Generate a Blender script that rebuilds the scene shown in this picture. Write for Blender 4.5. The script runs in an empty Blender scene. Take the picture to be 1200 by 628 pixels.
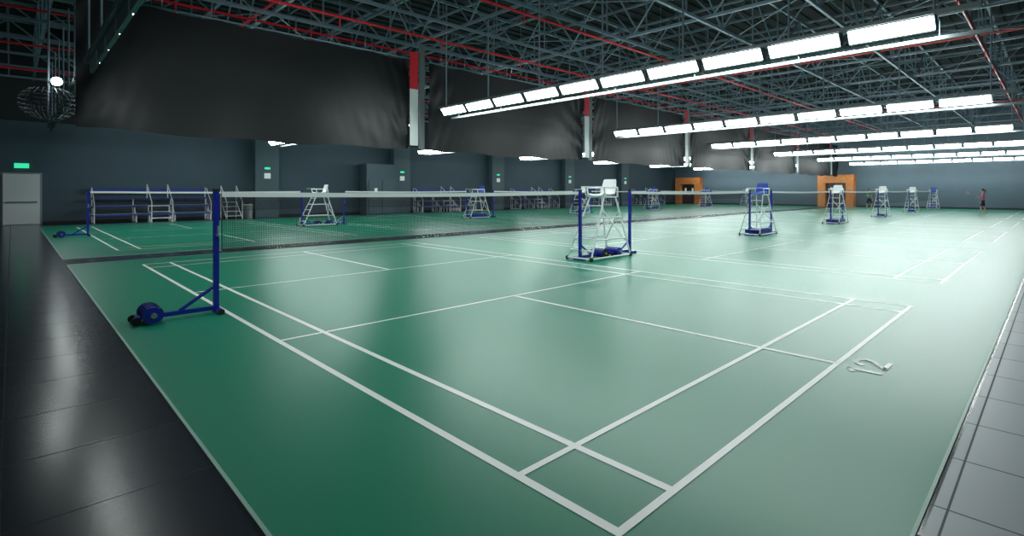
import bpy, bmesh, math, random
from mathutils import Vector, Matrix, noise
random.seed(4)
scene=bpy.context.scene
scene.view_settings.view_transform='Standard'
col=scene.collection

# ---------------------------------------------------------------- materials
def mat(name,color,rough=.5,metal=0,emit=None,es=0,spec=None,noise_scale=0,noise_amt=0):
    m=bpy.data.materials.new(name);m.use_nodes=True
    nt=m.node_tree;b=nt.nodes['Principled BSDF']
    b.inputs['Base Color'].default_value=(*color,1)
    b.inputs['Roughness'].default_value=rough
    b.inputs['Metallic'].default_value=metal
    if spec is not None:b.inputs['Specular IOR Level'].default_value=spec
    if emit:
        b.inputs['Emission Color'].default_value=(*emit,1);b.inputs['Emission Strength'].default_value=es
    if noise_scale:
        tc=nt.nodes.new('ShaderNodeTexCoord');nz=nt.nodes.new('ShaderNodeTexNoise')
        nz.inputs['Scale'].default_value=noise_scale;nz.inputs['Detail'].default_value=3
        nt.links.new(tc.outputs['Object'],nz.inputs['Vector'])
        r=nt.nodes.new('ShaderNodeMapRange')
        r.inputs['From Min'].default_value=.3;r.inputs['From Max'].default_value=.7
        r.inputs['To Min'].default_value=1-noise_amt;r.inputs['To Max'].default_value=1+noise_amt
        nt.links.new(nz.outputs['Fac'],r.inputs['Value'])
        mx=nt.nodes.new('ShaderNodeVectorMath');mx.operation='SCALE'
        mx.inputs[0].default_value=color
        nt.links.new(r.outputs['Result'],mx.inputs['Scale'])
        nt.links.new(mx.outputs['Vector'],b.inputs['Base Color'])
    return m

def tile_mat(name,c1,c2,grout,rough,size):
    m=bpy.data.materials.new(name);m.use_nodes=True
    nt=m.node_tree;b=nt.nodes['Principled BSDF']
    tc=nt.nodes.new('ShaderNodeTexCoord');br=nt.nodes.new('ShaderNodeTexBrick')
    br.offset=0;br.inputs['Scale'].default_value=1
    br.inputs['Brick Width'].default_value=size;br.inputs['Row Height'].default_value=size
    br.inputs['Mortar Size'].default_value=.006;br.inputs['Mortar Smooth'].default_value=.1
    br.inputs['Color1'].default_value=(*c1,1);br.inputs['Color2'].default_value=(*c2,1);br.inputs['Mortar'].default_value=(*grout,1)
    nt.links.new(tc.outputs['Object'],br.inputs['Vector']);nt.links.new(br.outputs['Color'],b.inputs['Base Color'])
    mr=nt.nodes.new('ShaderNodeMapRange');mr.inputs['To Min'].default_value=rough;mr.inputs['To Max'].default_value=.8
    nt.links.new(br.outputs['Fac'],mr.inputs['Value']);nt.links.new(mr.outputs['Result'],b.inputs['Roughness'])
    return m

M={}
M['green']=mat('court_green_vinyl',(.005,.235,.135),.34,spec=.38)
M['line']=mat('court_line_paint',(.95,.98,.97),.36,spec=.5)
M['edge']=mat('mat_edge_trim',(.30,.50,.42),.4)
M['tile_dark']=tile_mat('dark_floor_tile',(.012,.020,.030),(.016,.025,.036),(.006,.008,.01),.20,.9)
M['tile_lit']=tile_mat('lit_floor_tile',(.31,.36,.39),(.35,.40,.43),(.10,.115,.12),.38,.6)  # lit copy of the floor tile, lamp light it reflects put into the colour
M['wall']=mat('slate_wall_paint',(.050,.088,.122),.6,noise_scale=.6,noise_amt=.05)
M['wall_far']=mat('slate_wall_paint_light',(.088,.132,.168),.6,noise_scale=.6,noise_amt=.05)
M['wall_up']=mat('black_upper_cladding',(.012,.017,.022),.7)
M['pillar']=mat('pillar_paint',(.088,.135,.17),.55)
M['bluedoor']=mat('blue_grey_panel',(.075,.125,.16),.5)
M['roof']=mat('roof_deck_dark',(.009,.013,.018),.8)
M['steel']=mat('truss_steel',(.165,.225,.28),.45,metal=.2)
M['rail']=mat('light_rail_metal',(.16,.19,.20),.4,metal=.3)
M['red']=mat('red_pipe_paint',(.75,.02,.04),.4)
M['white']=mat('white_paint',(.88,.90,.91),.35)
M['doorwhite']=mat('grey_white_door',(.72,.77,.79),.45)
M['blue']=mat('royal_blue_paint',(.012,.022,.34),.3)
M['navy']=mat('navy_bench',(.02,.05,.28),.4)
M['bluepl']=mat('blue_plastic_seat',(.02,.06,.42),.35)
M['black']=mat('black_rubber',(.012,.012,.014),.6)
M['grey']=mat('grey_metal',(.28,.31,.33),.35,metal=.4)
M['dkwire']=mat('dark_wire',(.06,.07,.08),.5,metal=.4)
M['orange']=mat('orange_wood_portal',(.72,.25,.07),.45,noise_scale=3,noise_amt=.12)
M['brown']=mat('dark_brown_door',(.05,.025,.02),.4)
M['glow']=mat('fluorescent_diffuser',(.9,.95,.95),.5,emit=(.91,1.0,.98),es=39)
M['exit']=mat('exit_sign_green',(.02,.5,.25),.5,emit=(.05,.9,.45),es=.8)
M['sign']=mat('white_sign',(.8,.82,.82),.5,emit=(.8,.9,.9),es=.25)
M['skin']=mat('skin',(.55,.33,.24),.5)
M['hair']=mat('black_hair',(.01,.008,.008),.4)
M['pink']=mat('pink_shirt',(.70,.14,.32),.7)
M['dkcloth']=mat('dark_cloth',(.02,.022,.035),.8)
M['whcloth']=mat('white_cloth',(.7,.72,.72),.8)
M['greencl']=mat('green_shirt',(.05,.25,.12),.7)

def curtain_mat():
    m=mat('black_vinyl_curtain',(.009,.011,.014),.46,spec=.38)
    nt=m.node_tree;b=nt.nodes['Principled BSDF']
    tc=nt.nodes.new('ShaderNodeTexCoord');nz=nt.nodes.new('ShaderNodeTexNoise')
    nz.inputs['Scale'].default_value=1.1;nz.inputs['Detail'].default_value=2.5;nz.inputs['Distortion'].default_value=.6
    bp=nt.nodes.new('ShaderNodeBump');bp.inputs['Strength'].default_value=.25;bp.inputs['Distance'].default_value=.05
    nt.links.new(tc.outputs['Object'],nz.inputs['Vector']);nt.links.new(nz.outputs['Fac'],bp.inputs['Height']);nt.links.new(bp.outputs['Normal'],b.inputs['Normal'])
    return m
M['curtain']=curtain_mat()

def net_mat():
    m=bpy.data.materials.new('badminton_net_mesh');m.use_nodes=True
    nt=m.node_tree;b=nt.nodes['Principled BSDF'];b.inputs['Base Color'].default_value=(.018,.017,.02,1);b.inputs['Roughness'].default_value=.9
    b.inputs['Specular IOR Level'].default_value=.2
    tc=nt.nodes.new('ShaderNodeTexCoord');sx=nt.nodes.new('ShaderNodeSeparateXYZ');nt.links.new(tc.outputs['Object'],sx.inputs[0])
    outs=[]
    for ax in ('Y','Z'):
        d=nt.nodes.new('ShaderNodeMath');d.operation='DIVIDE';d.inputs[1].default_value=.02;nt.links.new(sx.outputs[ax],d.inputs[0])
        fr=nt.nodes.new('ShaderNodeMath');fr.operation='FRACT';nt.links.new(d.outputs[0],fr.inputs[0])
        lt=nt.nodes.new('ShaderNodeMath');lt.operation='LESS_THAN';lt.inputs[1].default_value=.16;nt.links.new(fr.outputs[0],lt.inputs[0]);outs.append(lt)
    mx=nt.nodes.new('ShaderNodeMath');mx.operation='MAXIMUM';nt.links.new(outs[0].outputs[0],mx.inputs[0]);nt.links.new(outs[1].outputs[0],mx.inputs[1])
    nt.links.new(mx.outputs[0],b.inputs['Alpha'])
    return m
M['net']=net_mat()

# ---------------------------------------------------------------- mesh builder
class B:
    def __init__(s): s.v=[];s.f=[];s.m=[];s.mats=[]
    def mi(s,k):
        if k not in s.mats:s.mats.append(k)
        return s.mats.index(k)
    def add(s,vs,fs,k):
        o=len(s.v);s.v+=[tuple(v) for v in vs];i=s.mi(k)
        for f in fs:s.f.append([o+a for a in f]);s.m.append(i)
    def box(s,c,size,k,rot=None):
        hx,hy,hz=[a/2 for a in size];c=Vector(c)
        vs=[Vector((x,y,z)) for x in(-hx,hx) for y in(-hy,hy) for z in(-hz,hz)]
        if rot:vs=[rot@v for v in vs]
        s.add([v+c for v in vs],[(0,1,3,2),(4,6,7,5),(0,4,5,1),(2,3,7,6),(0,2,6,4),(1,5,7,3)],k)
    def bb(s,a,b,k):
        s.box([(a[i]+b[i])/2 for i in range(3)],[abs(b[i]-a[i]) for i in range(3)],k)
    def tube(s,a,b,r,k,n=8,r2=None):
        a=Vector(a);b=Vector(b);d=(b-a).normalized()
        u=d.orthogonal().normalized();w=d.cross(u)
        if n==4:
            up=Vector((0,0,1)) if abs(d.z)<.9 else Vector((1,0,0))
            u0=(up-d*up.dot(d)).normalized();w0=d.cross(u0);u=(u0+w0).normalized();w=d.cross(u)
        r2=r if r2 is None else r2
        vs=[a+(u*math.cos(t)+w*math.sin(t))*r for t in [2*math.pi*i/n for i in range(n)]]
        vs+=[b+(u*math.cos(t)+w*math.sin(t))*r2 for t in [2*math.pi*i/n for i in range(n)]]
        fs=[(i,(i+1)%n,n+(i+1)%n,n+i) for i in range(n)]+[tuple(range(n-1,-1,-1)),tuple(range(n,2*n))]
        s.add(vs,fs,k)
    def path(s,pts,r,k,n=8):
        for a,b in zip(pts,pts[1:]):s.tube(a,b,r,k,n)
    def ball(s,c,r,k,seg=10,rings=7,sc=(1,1,1)):
        vs=[];fs=[]
        for i in range(rings+1):
            ph=math.pi*i/rings
            for j in range(seg):
                th=2*math.pi*j/seg
                vs.append((c[0]+r*sc[0]*math.sin(ph)*math.cos(th),c[1]+r*sc[1]*math.sin(ph)*math.sin(th),c[2]+r*sc[2]*math.cos(ph)))
        for i in range(rings):
            for j in range(seg):
                fs.append((i*seg+j,(i+1)*seg+j,(i+1)*seg+(j+1)%seg,i*seg+(j+1)%seg))
        s.add(vs,fs,k)
    def mesh(s,name,smooth=False):
        me=bpy.data.meshes.new(name);me.from_pydata(s.v,[],s.f)
        for k in s.mats:me.materials.append(M[k])
        me.polygons.foreach_set('material_index',s.m)
        if smooth:me.polygons.foreach_set('use_smooth',[True]*len(s.f))
        me.update();return me
    def obj(s,name,loc=(0,0,0),rz=0,smooth=False):
        return inst(s.mesh(name,smooth),name,loc,rz)
def inst(me,name,loc=(0,0,0),rz=0):
    o=bpy.data.objects.new(name,me);o.location=loc;o.rotation_euler=(0,0,rz);col.objects.link(o);return o

# ---------------------------------------------------------------- dimensions
PITCH=8.3; NC=6; R2=-17.4
XW=-28.6; YF=51.5; XN=13.0; YL=-6.0; HR=9.2
# floor
b=B();b.bb((XW-.2,YL-.2,-.2),(XN+.2,YF+.2,0),'tile_dark');b.obj('floor')
b=B();b.bb((7.74,-1.02,0.0),(XN,YF,.004),'tile_lit');b.obj('floor_walkway_tiles')
def matslab(x0,x1,y0,y1):
    b=B();b.bb((x0,y0,0),(x1,y1,.008),'green')
    t=.018
    b.bb((x0-t,y0-t,0),(x1+t,y0,.009),'edge')
    b.bb((x0-t,y0-t,0),(x0,y1,.009),'edge')
    b.bb((x1,y0-t,0),(x1+t,y1,.009),'edge')
    return b.obj('court_mat')
matslab(-7.9,7.70,-1.0,YF-.9)
matslab(-26.2,-9.3,-1.0,YF-.9)
# court lines
def court_lines(cx,cy):
    b=B();w=.05;z=.0105
    def L(x0,y0,x1,y1):
        b.add([(x0,y0,z),(x1,y0,z),(x1,y1,z),(x0,y1,z)],[(0,1,2,3)],'line')
    for y in (0,.46,5.64,6.1):
        yy=min(max(y,w/2),6.1-w/2);L(-6.7,yy-w/2,6.7,yy+w/2)
    z=.0110
    for x in (-6.7+w/2,6.7-w/2,-5.94,5.94,-1.98,1.98):
        L(x-w/2,0,x+w/2,6.1)
    L(-6.7,3.05-w/2,-1.98,3.05+w/2);L(1.98,3.05-w/2,6.7,3.05+w/2)
    return b
cl=court_lines(0,0).mesh('court_lines')
for k in range(NC):
    for x in (0,R2): inst(cl,'court_lines',(x,k*PITCH,0))
# court number, painted just behind the back line
b=B()
S=.80
def seg(a,c,w=.042):
    a=Vector((*a,0))*S;c=Vector((*c,0))*S;d=(c-a).normalized();n=Vector((-d.y,d.x,0))*w/2
    a=a-d*.006;c=c+d*.006
    b.add([a-n,c-n,c+n,a+n],[(0,1,2,3)],'line')
P2=[(.06,.25),(.10,.32),(.17,.35),(.25,.32),(.28,.25),(.25,.18),(.15,.09),(.06,.01)]
seg((-.12,0),(-.12,.35));seg((-.21,.27),(-.12,.345))
for p,q in zip(P2,P2[1:]):seg(p,q)
seg((.04,.015),(.31,.015))
b.obj('court_number',(7.06,3.1,.0125),math.pi/2)

# ---------------------------------------------------------------- walls
b=B();b.bb((XW-.2,YL,0),(XW,YF,4.8),'wall');b.bb((XW-.2,YL,4.8),(XW+.15,YF,HR),'wall_up')
b.obj('wall_back')
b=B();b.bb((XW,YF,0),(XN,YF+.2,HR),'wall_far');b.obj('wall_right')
b=B();b.bb((XW,YL-.2,0),(XN,YL,HR),'wall');b.obj('wall_left')
b=B();b.bb((XN,YL,0),(XN+.2,YF,HR),'wall');b.obj('wall_near')
b=B();b.bb((XW-.2,YL-.2,HR),(XN+.2,YF+.2,HR+.2),'roof')
x=XW
while x<XN:
    b.bb((x,YL,HR-.06),(x+.12,YF,HR),'roof');x+=.6
b.obj('ceiling')
b=B();b.bb((XW,YL,0),(XW+.03,YF,.12),'black');b.obj('baseboard_back')
b=B();b.bb((XW,YF-.03,0),(XN,YF,.12),'black');b.obj('baseboard_right')
# pillars on the back wall
for i,y in enumerate((8.05,16.3,24.6,32.9,41.2)):
    b=B();b.bb((XW,y-.6,0),(XW+.5,y+.6,4.8),'pillar')
    b.bb((XW+.5,y-.14,2.85),(XW+.53,y+.14,2.97),'exit')
    b.bb((XW+.5,y-.16,2.3),(XW+.52,y+.16,2.62),'sign')
    b.obj('wall_pillar')
# service closet next to second pillar
b=B();b.bb((XW+.01,13.6,0),(XW+1.0,15.6,3.4),'bluedoor');b.bb((XW+1.0,13.75,0.05),(XW+1.04,14.6,2.3),'pillar')
b.bb((XW+1.04,14.1,1.5),(XW+1.05,14.3,1.75),'sign');b.bb((XW+1.0,14.65,.05),(XW+1.04,15.5,2.3),'pillar')
b.tube((XW+1.08,14.55,.95),(XW+1.08,14.55,1.15),.015,'grey')
b.obj('service_closet')
# left steel door
b=B();b.bb((XW,-2.1,0),(XW+.1,-.85,2.42),'grey');b.bb((XW+.1,-2.03,0.02),(XW+.14,-.92,2.35),'doorwhite')
b.bb((XW+.14,-1.95,1.0),(XW+.2,-1.0,1.08),'grey');b.obj('door_1')
b=B();b.bb((XW,-1.7,2.62),(XW+.08,-1.25,2.84),'exit');b.obj('exit_sign')
# orange portals on the right wall
def portal():
    b=B();w=1.75;h=3.15;d=.7
    b.bb((-w,-d,0),(-w+.75,0,h),'orange');b.bb((w-.75,-d,0),(w,0,h),'orange');b.bb((-w,-d,2.35),(w,0,h),'orange')
    b.bb((-1.0,-.25,0),(-.02,-.18,2.35),'brown');b.bb((.02,-.25,0),(1.0,-.18,2.35),'brown')
    for s in (-.5,.5):b.bb((s-.12,-.27,1.2),(s+.12,-.25,1.9),'sign')
    b.tube((-.1,-.3,.9),(-.1,-.3,1.2),.02,'grey');b.tube((.1,-.3,.9),(.1,-.3,1.2),.02,'grey')
    return b.mesh('orange_door_portal')
pm=portal()
inst(pm,'orange_door_portal',(-26.4,YF-.01,0));inst(pm,'orange_door_portal',(-8.9,YF-.01,0))

# ---------------------------------------------------------------- net posts, nets
def post():
    b=B()   # arm goes toward -Y, net toward +Y
    b.box((0,0,.79),(.055,.055,1.54),'blue');b.box((0,0,1.575),(.065,.065,.03),'black')
    b.box((0,-.28,.07),(.05,.62,.05),'blue');b.tube((0,-.02,.34),(0,-.36,.09),.02,'blue',6)
    b.box((0,.02,.03),(.34,.07,.05),'blue')
    for s in (-.16,.16):b.tube((s-.01,.02,.035),(s+.02,.02,.035),.035,'black',12)
    for i in range(4):
        x=-.15+i*.1;b.tube((x-.045,-.62,.11),(x+.045,-.62,.11),.095,'blue',18)
        b.tube((x-.05,-.62,.11),(x-.042,-.62,.11),.102,'black',18)
    b.tube((-.24,-.62,.11),(.24,-.62,.11),.03,'grey',10)
    b.tube((-.13,-.76,.05),(-.09,-.76,.05),.048,'black',14);b.tube((.09,-.76,.05),(.13,-.76,.05),.048,'black',14)
    b.box((0,-.70,.08),(.22,.12,.03),'blue')
    b.tube((.04,0,1.0),(.10,0,1.0),.015,'grey');b.tube((.10,0,1.0),(.10,0,1.12),.01,'grey')
    return b.mesh('net_post')
def net():
    b=B();y0,y1=.03,6.47;n=24
    def zt(t):return 1.55-.026*math.sin(math.pi*t)
    for i in range(n):
        t0,t1=i/n,(i+1)/n;a=y0+(y1-y0)*t0;c=y0+(y1-y0)*t1
        b.add([(0,a,zt(t0)-.76),(0,c,zt(t1)-.76),(0,c,zt(t1)-.075),(0,a,zt(t0)-.075)],[(0,1,2,3)],'net')
        for x in(-.004,.004):
            b.add([(x,a,zt(t0)-.065),(x,c,zt(t1)-.065),(x,c,zt(t1)),(x,a,zt(t0))],[(0,1,2,3)],'white')
        b.tube((0,a,zt(t0)-.76),(0,c,zt(t1)-.76),.007,'black',5)
    for y in (y0,y1):b.tube((0,y,.79),(0,y,1.55),.005,'black',5)
    for z in (1.54,.8):
        b.tube((0,-.0,z),(0,y0,z),.004,'white',5)
    return b.mesh('badminton_net')
pme=post();nme=net()
for x in (-.07,R2-.07):
    for k in range(NC):
        y=k*PITCH
        inst(pme,'net_post',(x,y-.08,.009));inst(pme,'net_post',(x,y+6.47,.009),math.pi)
        inst(nme,'badminton_net',(x,y-.05,.009))

# ---------------------------------------------------------------- umpire chairs
def chair(seat,frame,base):
    b=B();r=.020
    T=1.42;YF_=-.78;YB=.56
    for s in(-1,1):
        b.tube((s*.38,YF_,.05),(s*.22,-.2,T),r,frame);b.tube((s*.38,YB,.05),(s*.22,.2,T),r,frame)
        b.tube((s*.38,YF_-.02,.05),(s*.38,YB+.02,.05),r,frame)
        b.tube((s*.22,-.2,T),(s*.22,.24,T),r,frame)
        b.tube((s*.33,YF_+.18,.45),(s*.33,YB-.12,.45),r*.8,frame)
        b.tube((s*.28,YF_+.40,.95),(s*.28,YB-.25,.95),r*.8,frame)
        b.path([(s*.27,-.2,T),(s*.27,-.26,T+.22),(s*.27,.22,T+.22),(s*.25,.24,T)],r,frame)
        for y in(YF_,YB):b.tube((s*.38-.02,y,.045),(s*.38+.02,y,.045),.045,'black',12)
    for i in range(5):
        z=.22+i*.25;t=(z-.05)/(T-.05);x=.38-.16*t;y=YF_+(-.2-YF_)*t
        b.box((0,y,z),(2*x,.07,.025),frame)
    b.tube((-.38,YB,.05),(.38,YB,.05),r,frame);b.tube((-.38,YF_,.05),(.38,YF_,.05),r,frame)
    b.tube((-.35,.47,.35),(.26,.28,1.1),r*.8,frame);b.tube((.35,.47,.35),(-.26,.28,1.1),r*.8,frame)
    n=8
    prof=[(-.24,T+.03),(-.22,T+.055),(0,T+.035),(.16,T+.05),(.22,T+.12),(.26,T+.26),(.29,T+.40),(.30,T+.42)]
    W=[.22,.23,.235,.235,.23,.225,.2,.18]
    for i in range(n-1):
        (y0,z0),(y1,z1)=prof[i],prof[i+1];a,c=W[i],W[i+1]
        nx=6
        for j in range(nx):
            u0=-1+2*j/nx;u1=-1+2*(j+1)/nx
            def P(u,w,y,z,o):return (u*w,y-abs(u)**3*.04*(1 if z>T+.1 else 0),z+abs(u)**3*.03*(1 if z<=T+.1 else 0)-o)
            q=[P(u0,a,y0,z0,0),P(u1,a,y0,z0,0),P(u1,c,y1,z1,0),P(u0,c,y1,z1,0)]
            b.add(q,[(0,1,2,3)],seat)
            b.add([(p[0],p[1]+.012,p[2]-.015) for p in q],[(3,2,1,0)],seat)
    b.box((0,-.36,T+.24),(.5,.22,.02),frame)
    if base:
        b.box((0,-.08,.14),(.60,.90,.14),'blue');b.box((0,-.08,.225),(.5,.76,.03),'blue')
    return b.mesh('umpire_chair')
cw=chair('white','white',False);cwb=chair('white','white',True);cb=chair('bluepl','white',True)
row1=[cw,cb,cwb,cw,cw,cb];row2=[cw,cb,cw,cb,cb,cw]
for k in range(NC):
    y=7.2+k*PITCH
    inst(row1[k],'umpire_chair',(-.05,y,.009),0)
    inst(row2[k],'umpire_chair',(R2-.05,y,.009),0)

# ---------------------------------------------------------------- bleachers
def bleacher(L):
    b=B()
    for t in range(3):
        x=.3+(2-t)*.55;z=.42+t*.40
        b.bb((x-.16,0,z-.07),(x+.16,L,z),'navy')
        if t:b.bb((x+.17,0,z-.42),(x+.42,L,z-.38),'grey')
    n=4
    for i in range(n):
        y=.15+(L-.3)*i/(n-1)
        for t in range(3):
            x=.3+(2-t)*.55;z=.35+t*.40
            b.tube((x-.1,y,0.02),(x-.1,y,z),.018,'white',6);b.tube((x+.1,y,0.02),(x+.1,y,z),.018,'white',6)
        b.tube((.15,y,.03),(1.6,y,.03),.02,'white',6);b.tube((.2,y,1.05),(1.5,y,.3),.018,'white',6)
        if i in(0,n-1):
            b.path([(.15,y,1.1),(.15,y,1.75),(.5,y,1.7),(1.55,y,.95),(1.55,y,.03)],.018,'white',6)
    b.bb((.08,.05,1.45),(.12,L-.05,1.7),'navy')
    for t in range(3):
        x=1.85-t*.42;z=.22+t*.3
        b.bb((x-.14,L*.45,z-.04),(x+.14,L*.45+.8,z),'white')
        for yy in (L*.45,L*.45+.8):b.tube((x,yy,0),(x,yy,z),.022,'white',6)
    for yy in (L*.45,L*.45+.8):b.path([(2.0,yy,0),(2.0,yy,1.0),(.6,yy,1.9),(.6,yy,1.2)],.02,'white',6)
    return b.mesh('bleacher_bench')
bm_=bleacher(4.7)
for y in (.6,17.1,25.9,34.2,42.4):inst(bm_,'bleacher_bench',(XW+.12,y,0))
# litter bin
b=B();b.tube((0,0,0),(0,0,.75),.2,'grey',20,.24);b.tube((0,0,.75),(0,0,.8),.25,'white',20,.2);b.tube((0,0,.8),(0,0,.84),.12,'black',16)
b.obj('litter_bin',(XW+.9,7.0,0))
b=B()
for i in range(4):
    b.bb((1.3-i*.33,0,.2+i*.25-.03),(1.58-i*.33,.7,.2+i*.25),'white')
for y in (0,.7):
    b.tube((1.55,y,0.02),(.3,y,.98),.022,'white',6);b.path([(1.55,y,.02),(1.55,y,.95),(.3,y,1.85),(.3,y,0.02)],.02,'white',6)
b.obj('access_steps',(XW+.3,5.8,0))

# ---------------------------------------------------------------- hanging curtains & banners
def curtain(y0,y1,z0,z1,seed):
    b=B();nx=90;nz=28;xs=-8.6
    vs=[]
    for j in range(nz+1):
        v=j/nz
        for i in range(nx+1):
            u=i/nx;y=y0+(y1-y0)*u
            zt=z1-.05*abs(math.sin(u*math.pi*6));zb=z0-.06*math.sin(u*math.pi)+.03*math.sin(u*19+seed)
            z=zb+(zt-zb)*v
            n1=noise.noise(Vector((y*.4,z*.5,seed)))
            e=math.exp(-(1-u)*10)+.4*math.exp(-u*12)
            n2=noise.noise(Vector((y*1.4+z*1.6*(1 if u>.5 else -1),z*.5,seed+9)))
            d=.08*n1+e*.025*math.sin(y*17+z*5*(1 if u>.5 else -1))+e*.15*n2+(1-v)*.03*math.sin(y*1.9+seed)
            vs.append((xs+d,y,z))
    fs=[(j*(nx+1)+i,j*(nx+1)+i+1,(j+1)*(nx+1)+i+1,(j+1)*(nx+1)+i) for j in range(nz) for i in range(nx)]
    b.add(vs,fs,'curtain')
    b.tube((xs,y0,z1+.02),(xs,y1,z1+.02),.03,'steel',6)
    n=8
    for i in range(n):
        y=y0+(y1-y0)*(i+.5)/n;b.tube((xs,y,z1),(xs,y,6.6),.01,'steel',5)
    return b.obj('black_divider_curtain',smooth=True)
ys=[-.85]+[7.55+k*PITCH for k in range(6)]
for i,y in enumerate(ys):
    y1=6.85 if i==0 else y+7.55
    y1=min(y1,YF-.9)
    if y1-y<1:continue
    curtain(y,y1,3.0,6.02,i*3.3)
for k in range(6):
    y=6.95+k*PITCH
    b=B();b.bb((-8.5,y-.14,3.1),(-8.47,y+.14,5.0),'white');b.bb((-8.5,y-.14,5.0),(-8.47,y+.14,6.25),'red')
    b.bb((-8.62,y+.24,3.0),(-8.52,y+.40,6.6),'rail');b.obj('hanging_banner_strip')

# ---------------------------------------------------------------- light rows
def lightrow(sides,yo=.18,rail=True):
    b=B();n=10;x0=-7.15;L=14.0;seg=L/n
    for i in range(n):
        a=x0+i*seg+.09;c=a+seg-.18
        for s in sides:
            yt,zt,yb,zb=s*yo,.06,s*.06,-.12
            q=[(a,yt,zt),(c,yt,zt),(c,yb,zb),(a,yb,zb)]
            b.add(q,[(0,1,2,3) if s>0 else (3,2,1,0)],'glow')
            vs=[(x,y,z) for x in(a-.02,c+.02) for y,z in((yt+s*.01,zt+.03),(s*.02,zt+.05),(s*.02,zb-.02),(yb-s*.008,zb-.02))]
            b.add(vs,[(0,4,5,1),(1,5,6,2),(2,6,7,3)],'rail')
            for k0 in (0,4):b.add([vs[k0],vs[k0+1],vs[k0+2],vs[k0+3]],[(0,1,2,3)],'rail')
            b.tube((a-.02,yt,zt+.015),(c+.02,yt,zt+.015),.014,'rail',4);b.tube((a-.02,yb,zb-.015),(c+.02,yb,zb-.015),.014,'rail',4)
            for j in range(1,6):
                xx=a+(c-a)*j/6;b.tube((xx,yt+s*.004,zt),(xx,yb+s*.004,zb),.004,'rail',4)
    b.bb((x0-.3,-.05,.11),(x0+L+.5,.05,.19),'rail')
    if rail:b.bb((x0-.3,.42,-.16),(x0+L+.6,.50,-.10),'rail')
    x=x0+.1
    while x<x0+L+.3:
        b.tube((x,0,.15),(x,0,2.5),.022,'steel',6)
        if rail:
            b.tube((x,.46,-.12),(x,.46,.16),.012,'steel',4);b.tube((x,0,.16),(x,.46,.16),.012,'steel',4)
        x+=2.3
    return b.mesh('ceiling_light_row')
lr=lightrow((-1,1));le=lightrow((1,),.150,False)
for xo in (0,R2):
    inst(le,'ceiling_light_row',(xo,-.75,4.14))
    for k in range(NC):
        inst(lr,'ceiling_light_row',(xo,min(7.3+8.42*k,YF-1.2),4.14))
# wire guard near the left edge
b=B();c=Vector((-10.6,-1.19,3.70))
for i in range(22):
    th=math.pi*2*i/22
    pts=[c+Vector((.58*math.cos(th)*math.sin(p),.5*math.sin(th)*math.sin(p),-.42*math.cos(p))) for p in [math.pi*j/10*.8 for j in range(11)]]
    b.path(pts,.009,'dkwire',4)
for j in range(1,11,1):
    p=math.pi*j/10*.8
    pts=[c+Vector((.58*math.cos(t)*math.sin(p),.5*math.sin(t)*math.sin(p),-.42*math.cos(p))) for t in [2*math.pi*i/24 for i in range(25)]]
    b.path(pts,.009,'dkwire',4)
b.tube(c+Vector((0,0,-.3)),c+Vector((0,0,5.43)),.02,'steel')
b.tube(c+Vector((0,0,.5)),c+Vector((.3,.1,.5)),.02,'steel')
b.ball(c+Vector((.35,.12,.5)),.10,'glow')
b.obj('wire_lamp_guard')

# ---------------------------------------------------------------- roof structure
ZB,ZT=6.65,8.5
b=B()
x=-27.4
while x<XN-.5:
    b.tube((x,YL,ZB),(x,YF,ZB),.06,'steel',4);b.tube((x,YL,ZT),(x,YF,ZT),.07,'steel',4)
    y=YL;i=0
    while y<YF-.1:
        y2=min(y+2.075,YF)
        b.tube((x,y,ZB),(x,y,ZT),.03,'steel',4)
        b.tube((x,y,ZB if i%2 else ZT),(x,y2,ZT if i%2 else ZB),.035,'steel',4)
        y=y2;i+=1
    x+=3.05
b.obj('roof_truss')
b=B()
y=7.3-8.42
while y<YF:
    for dz in(ZB+.08,ZT-.1):b.tube((XW,y,dz),(XN,y,dz),.055,'steel',4)
    x=XW;i=0
    while x<XN-.1:
        x2=min(x+1.525,XN)
        b.tube((x,y,ZB+.08 if i%2 else ZT-.1),(x2,y,ZT-.1 if i%2 else ZB+.08),.028,'steel',4);x=x2;i+=1
    y+=4.21
b.obj('roof_cross_truss')
b=B()
y=YL+1
while y<YF:
    b.tube((XW,y,ZT+.3),(XN,y,ZT+.3),.06,'steel',4);y+=2.1
x=-27.4;i=0
while x<XN-4:
    y=7.3-8.42
    while y<YF-8:
        b.tube((x,y,ZB+.03),(x+6.1,y+4.21,ZB+.03),.018,'steel',4);b.tube((x+6.1,y+4.21,ZB+.03),(x,y+8.42,ZB+.03),.018,'steel',4);y+=8.42
    x+=6.1
b.obj('roof_bracing')
b=B()
for x in (-24,-18.5,-13.2,-9.6,-7.4,-3.2,6.2):
    b.tube((x,YL+.3,6.5),(x,YF-.3,6.5),.04,'red',6)
    y=1.0
    while y<YF:
        b.tube((x,y,6.5),(x,y,6.2),.02,'red',5);b.tube((x,y,6.5),(x,y,ZT),.01,'steel',4);y+=3.2
for y in (3.0,19.5,36):
    b.tube((XW+.3,y,6.9),(XN-.3,y,6.9),.04,'red',6)
b.obj('sprinkler_pipes')

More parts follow.
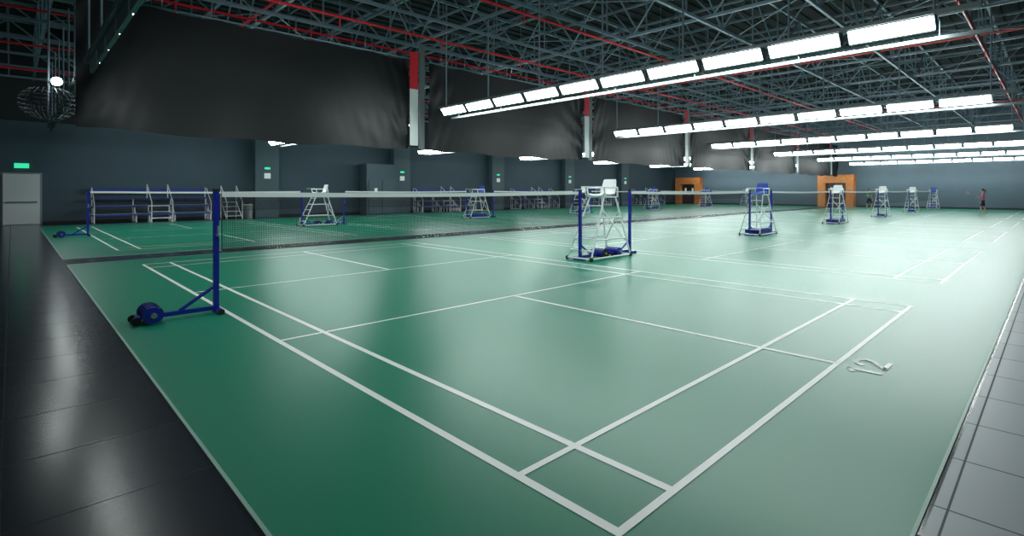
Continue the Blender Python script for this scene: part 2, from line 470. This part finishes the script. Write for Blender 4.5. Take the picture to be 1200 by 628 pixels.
# ---------------------------------------------------------------- people
def person(name,loc,rz,shirt,bottom,arm_up,ponytail,scale=1.0,stride=.16):
    J={'pel':((0,0,.95),.135),'waist':((0,.01,1.08),.115),'chest':((0,0,1.28),.135),'sh':((0,0,1.40),.10),'neck':((0,0,1.47),.05),
       'chin':((0,-.015,1.53),.062),'head':((0,-.01,1.60),.088),'crown':((0,0,1.67),.075)}
    E=[('pel','waist'),('waist','chest'),('chest','sh'),('sh','neck'),('neck','chin'),('chin','head'),('head','crown')]
    for s,n in((-1,'L'),(1,'R')):
        J['hip'+n]=((s*.09,0,.90),.10);J['th'+n]=((s*.10,-s*stride*.4,.70),.085);J['kn'+n]=((s*.10,-s*stride*.7-.02,.49),.058)
        J['cf'+n]=((s*.10,-s*stride*.8+.02,.32),.055);J['an'+n]=((s*.10,-s*stride+.02,.09),.038);J['ft'+n]=((s*.11,-s*stride-.13,.04),.038)
        E+=[('pel','hip'+n),('hip'+n,'th'+n),('th'+n,'kn'+n),('kn'+n,'cf'+n),('cf'+n,'an'+n),('an'+n,'ft'+n)]
        J['so'+n]=((s*.18,0,1.37),.065)
        if s*arm_up>0:
            J['el'+n]=((s*.27,-.10,1.14),.042);J['wr'+n]=((s*.26,-.33,1.20),.028);J['pa'+n]=((s*.255,-.40,1.22),.030)
        else:
            J['el'+n]=((s*.25,.03,1.10),.042);J['wr'+n]=((s*.26,-.06,.87),.028);J['pa'+n]=((s*.26,-.08,.80),.030)
        E+=[('sh','so'+n),('so'+n,'el'+n),('el'+n,'wr'+n),('wr'+n,'pa'+n)]
    names=list(J);me=bpy.data.meshes.new('t');me.from_pydata([J[n][0] for n in names],[(names.index(a),names.index(c)) for a,c in E],[])
    o=bpy.data.objects.new('t',me);col.objects.link(o)
    md=o.modifiers.new('skin','SKIN');md.use_smooth_shade=True
    sv=me.skin_vertices[0].data
    for i,n in enumerate(names):
        r=J[n][1];sv[i].radius=(r,r*.78 if n in('pel','waist','chest','sh') else r)
    sv[0].use_root=True
    o.modifiers.new('sub','SUBSURF').levels=2
    bpy.context.view_layer.update()
    m2=bpy.data.meshes.new_from_object(o.evaluated_get(bpy.context.evaluated_depsgraph_get()))
    bpy.data.objects.remove(o)
    b=B();b.mi('skin')
    vs=[v.co.copy() for v in m2.vertices]
    for p in m2.polygons:
        c=p.center
        if c.z>1.44:k='skin'
        elif abs(c.x)>.19 and c.z<1.26 or (abs(c.x)>.17 and c.y<-.14 and c.z>.7):k='skin'
        elif abs(c.x)>.2 and c.z<.98:k='skin'
        elif c.z>.97:k=shirt
        elif c.z>.58:k=bottom
        elif c.z<.10:k='whcloth'
        else:k='skin'
        b.f.append(list(p.vertices));b.m.append(b.mi(k))
    b.v=[tuple(v) for v in vs]
    b.ball((0,.012,1.635),.099,'hair',14,9,(.95,1.02,1.0))
    b.ball((0,-.035,1.575),.078,'skin',14,9,(.92,.92,1.15))
    for s in(-1,1):
        b.ball((s*.03,-.105,1.60),.010,'hair',8,5);b.ball((s*.082,0,1.59),.022,'skin',8,5,(.5,.8,1.2))
    b.ball((0,-.112,1.575),.014,'skin',8,5,(.8,1,1.5));b.box((0,-.104,1.54),(.04,.008,.008),'pink')
    if ponytail:
        b.tube((0,.10,1.66),(0,.15,1.60),.035,'hair',8);b.tube((0,.15,1.60),(0,.14,1.42),.035,'hair',8,.012)
    for s,n in((-1,'L'),(1,'R')):
        p=Vector(J['pa'+n][0]);d=(p-Vector(J['wr'+n][0])).normalized();side=Vector((0,0,1)) if s*arm_up>0 else Vector((0,1,0))
        curl=Vector((-s,0,0))
        for i in range(4):
            r0=p+side*(.018*(1.5-i))+d*.02;L=(.035,.04,.038,.03)[i]
            r1=r0+d*L+curl*.008;r2=r1+d*L*.4+curl*L*.7
            b.tube(r0,r1,.0085,'skin',6);b.tube(r1,r2,.0078,'skin',6,.006)
        t0=p-d*.02+side*.02;b.tube(t0,t0+side*.03+d*.02+curl*.015,.0095,'skin',6,.007)
    n='R' if arm_up>0 else 'L';p=Vector(J['pa'+n][0])+Vector((-arm_up*.02,-.02,0))
    d=Vector((0,-.75,.35)).normalized()
    b.tube(p-d*.08,p+d*.12,.013,'black',8);b.tube(p+d*.12,p+d*.38,.005,'grey',6)
    c=p+d*.51;u=d;w=Vector((0,.35,.75)).normalized();pts=[c+u*.13*math.cos(t)+w*.1*math.sin(t) for t in [2*math.pi*i/20 for i in range(21)]]
    b.path(pts,.006,'red',5)
    for i in range(-4,5):
        q=i*.022;h=math.sqrt(max(0,1-(q/.13)**2))*.1;b.tube(c+u*q+w*h,c+u*q-w*h,.0012,'white',3)
        q2=i*.02;h=math.sqrt(max(0,1-(q2/.1)**2))*.13;b.tube(c+w*q2+u*h,c+w*q2-u*h,.0012,'white',3)
    ob=b.obj(name,loc,rz,smooth=True);ob.scale=(scale,)*3
    return ob
person('badminton_player',(4.4,38.6,.012),math.radians(-75),'pink','dkcloth',1,True,.98)
person('badminton_player',(-3.1,40.9,.012),math.radians(60),'greencl','dkcloth',-1,False,1.0)

# ---------------------------------------------------------------- world & camera
w=bpy.data.worlds.new('World');scene.world=w;w.use_nodes=True
w.node_tree.nodes['Background'].inputs[0].default_value=(.1,.15,.18,1);w.node_tree.nodes['Background'].inputs[1].default_value=.3
cd=bpy.data.cameras.new('camera');cd.sensor_width=36;cd.lens=604.57*36/1200;cd.shift_x=-.1128;cd.shift_y=-.0755
cd.clip_end=300
cam=bpy.data.objects.new('camera',cd);col.objects.link(cam)
cam.location=(8.223,-1.760,1.576);cam.rotation_euler=(math.pi/2,0,math.radians(39.97));scene.camera=cam
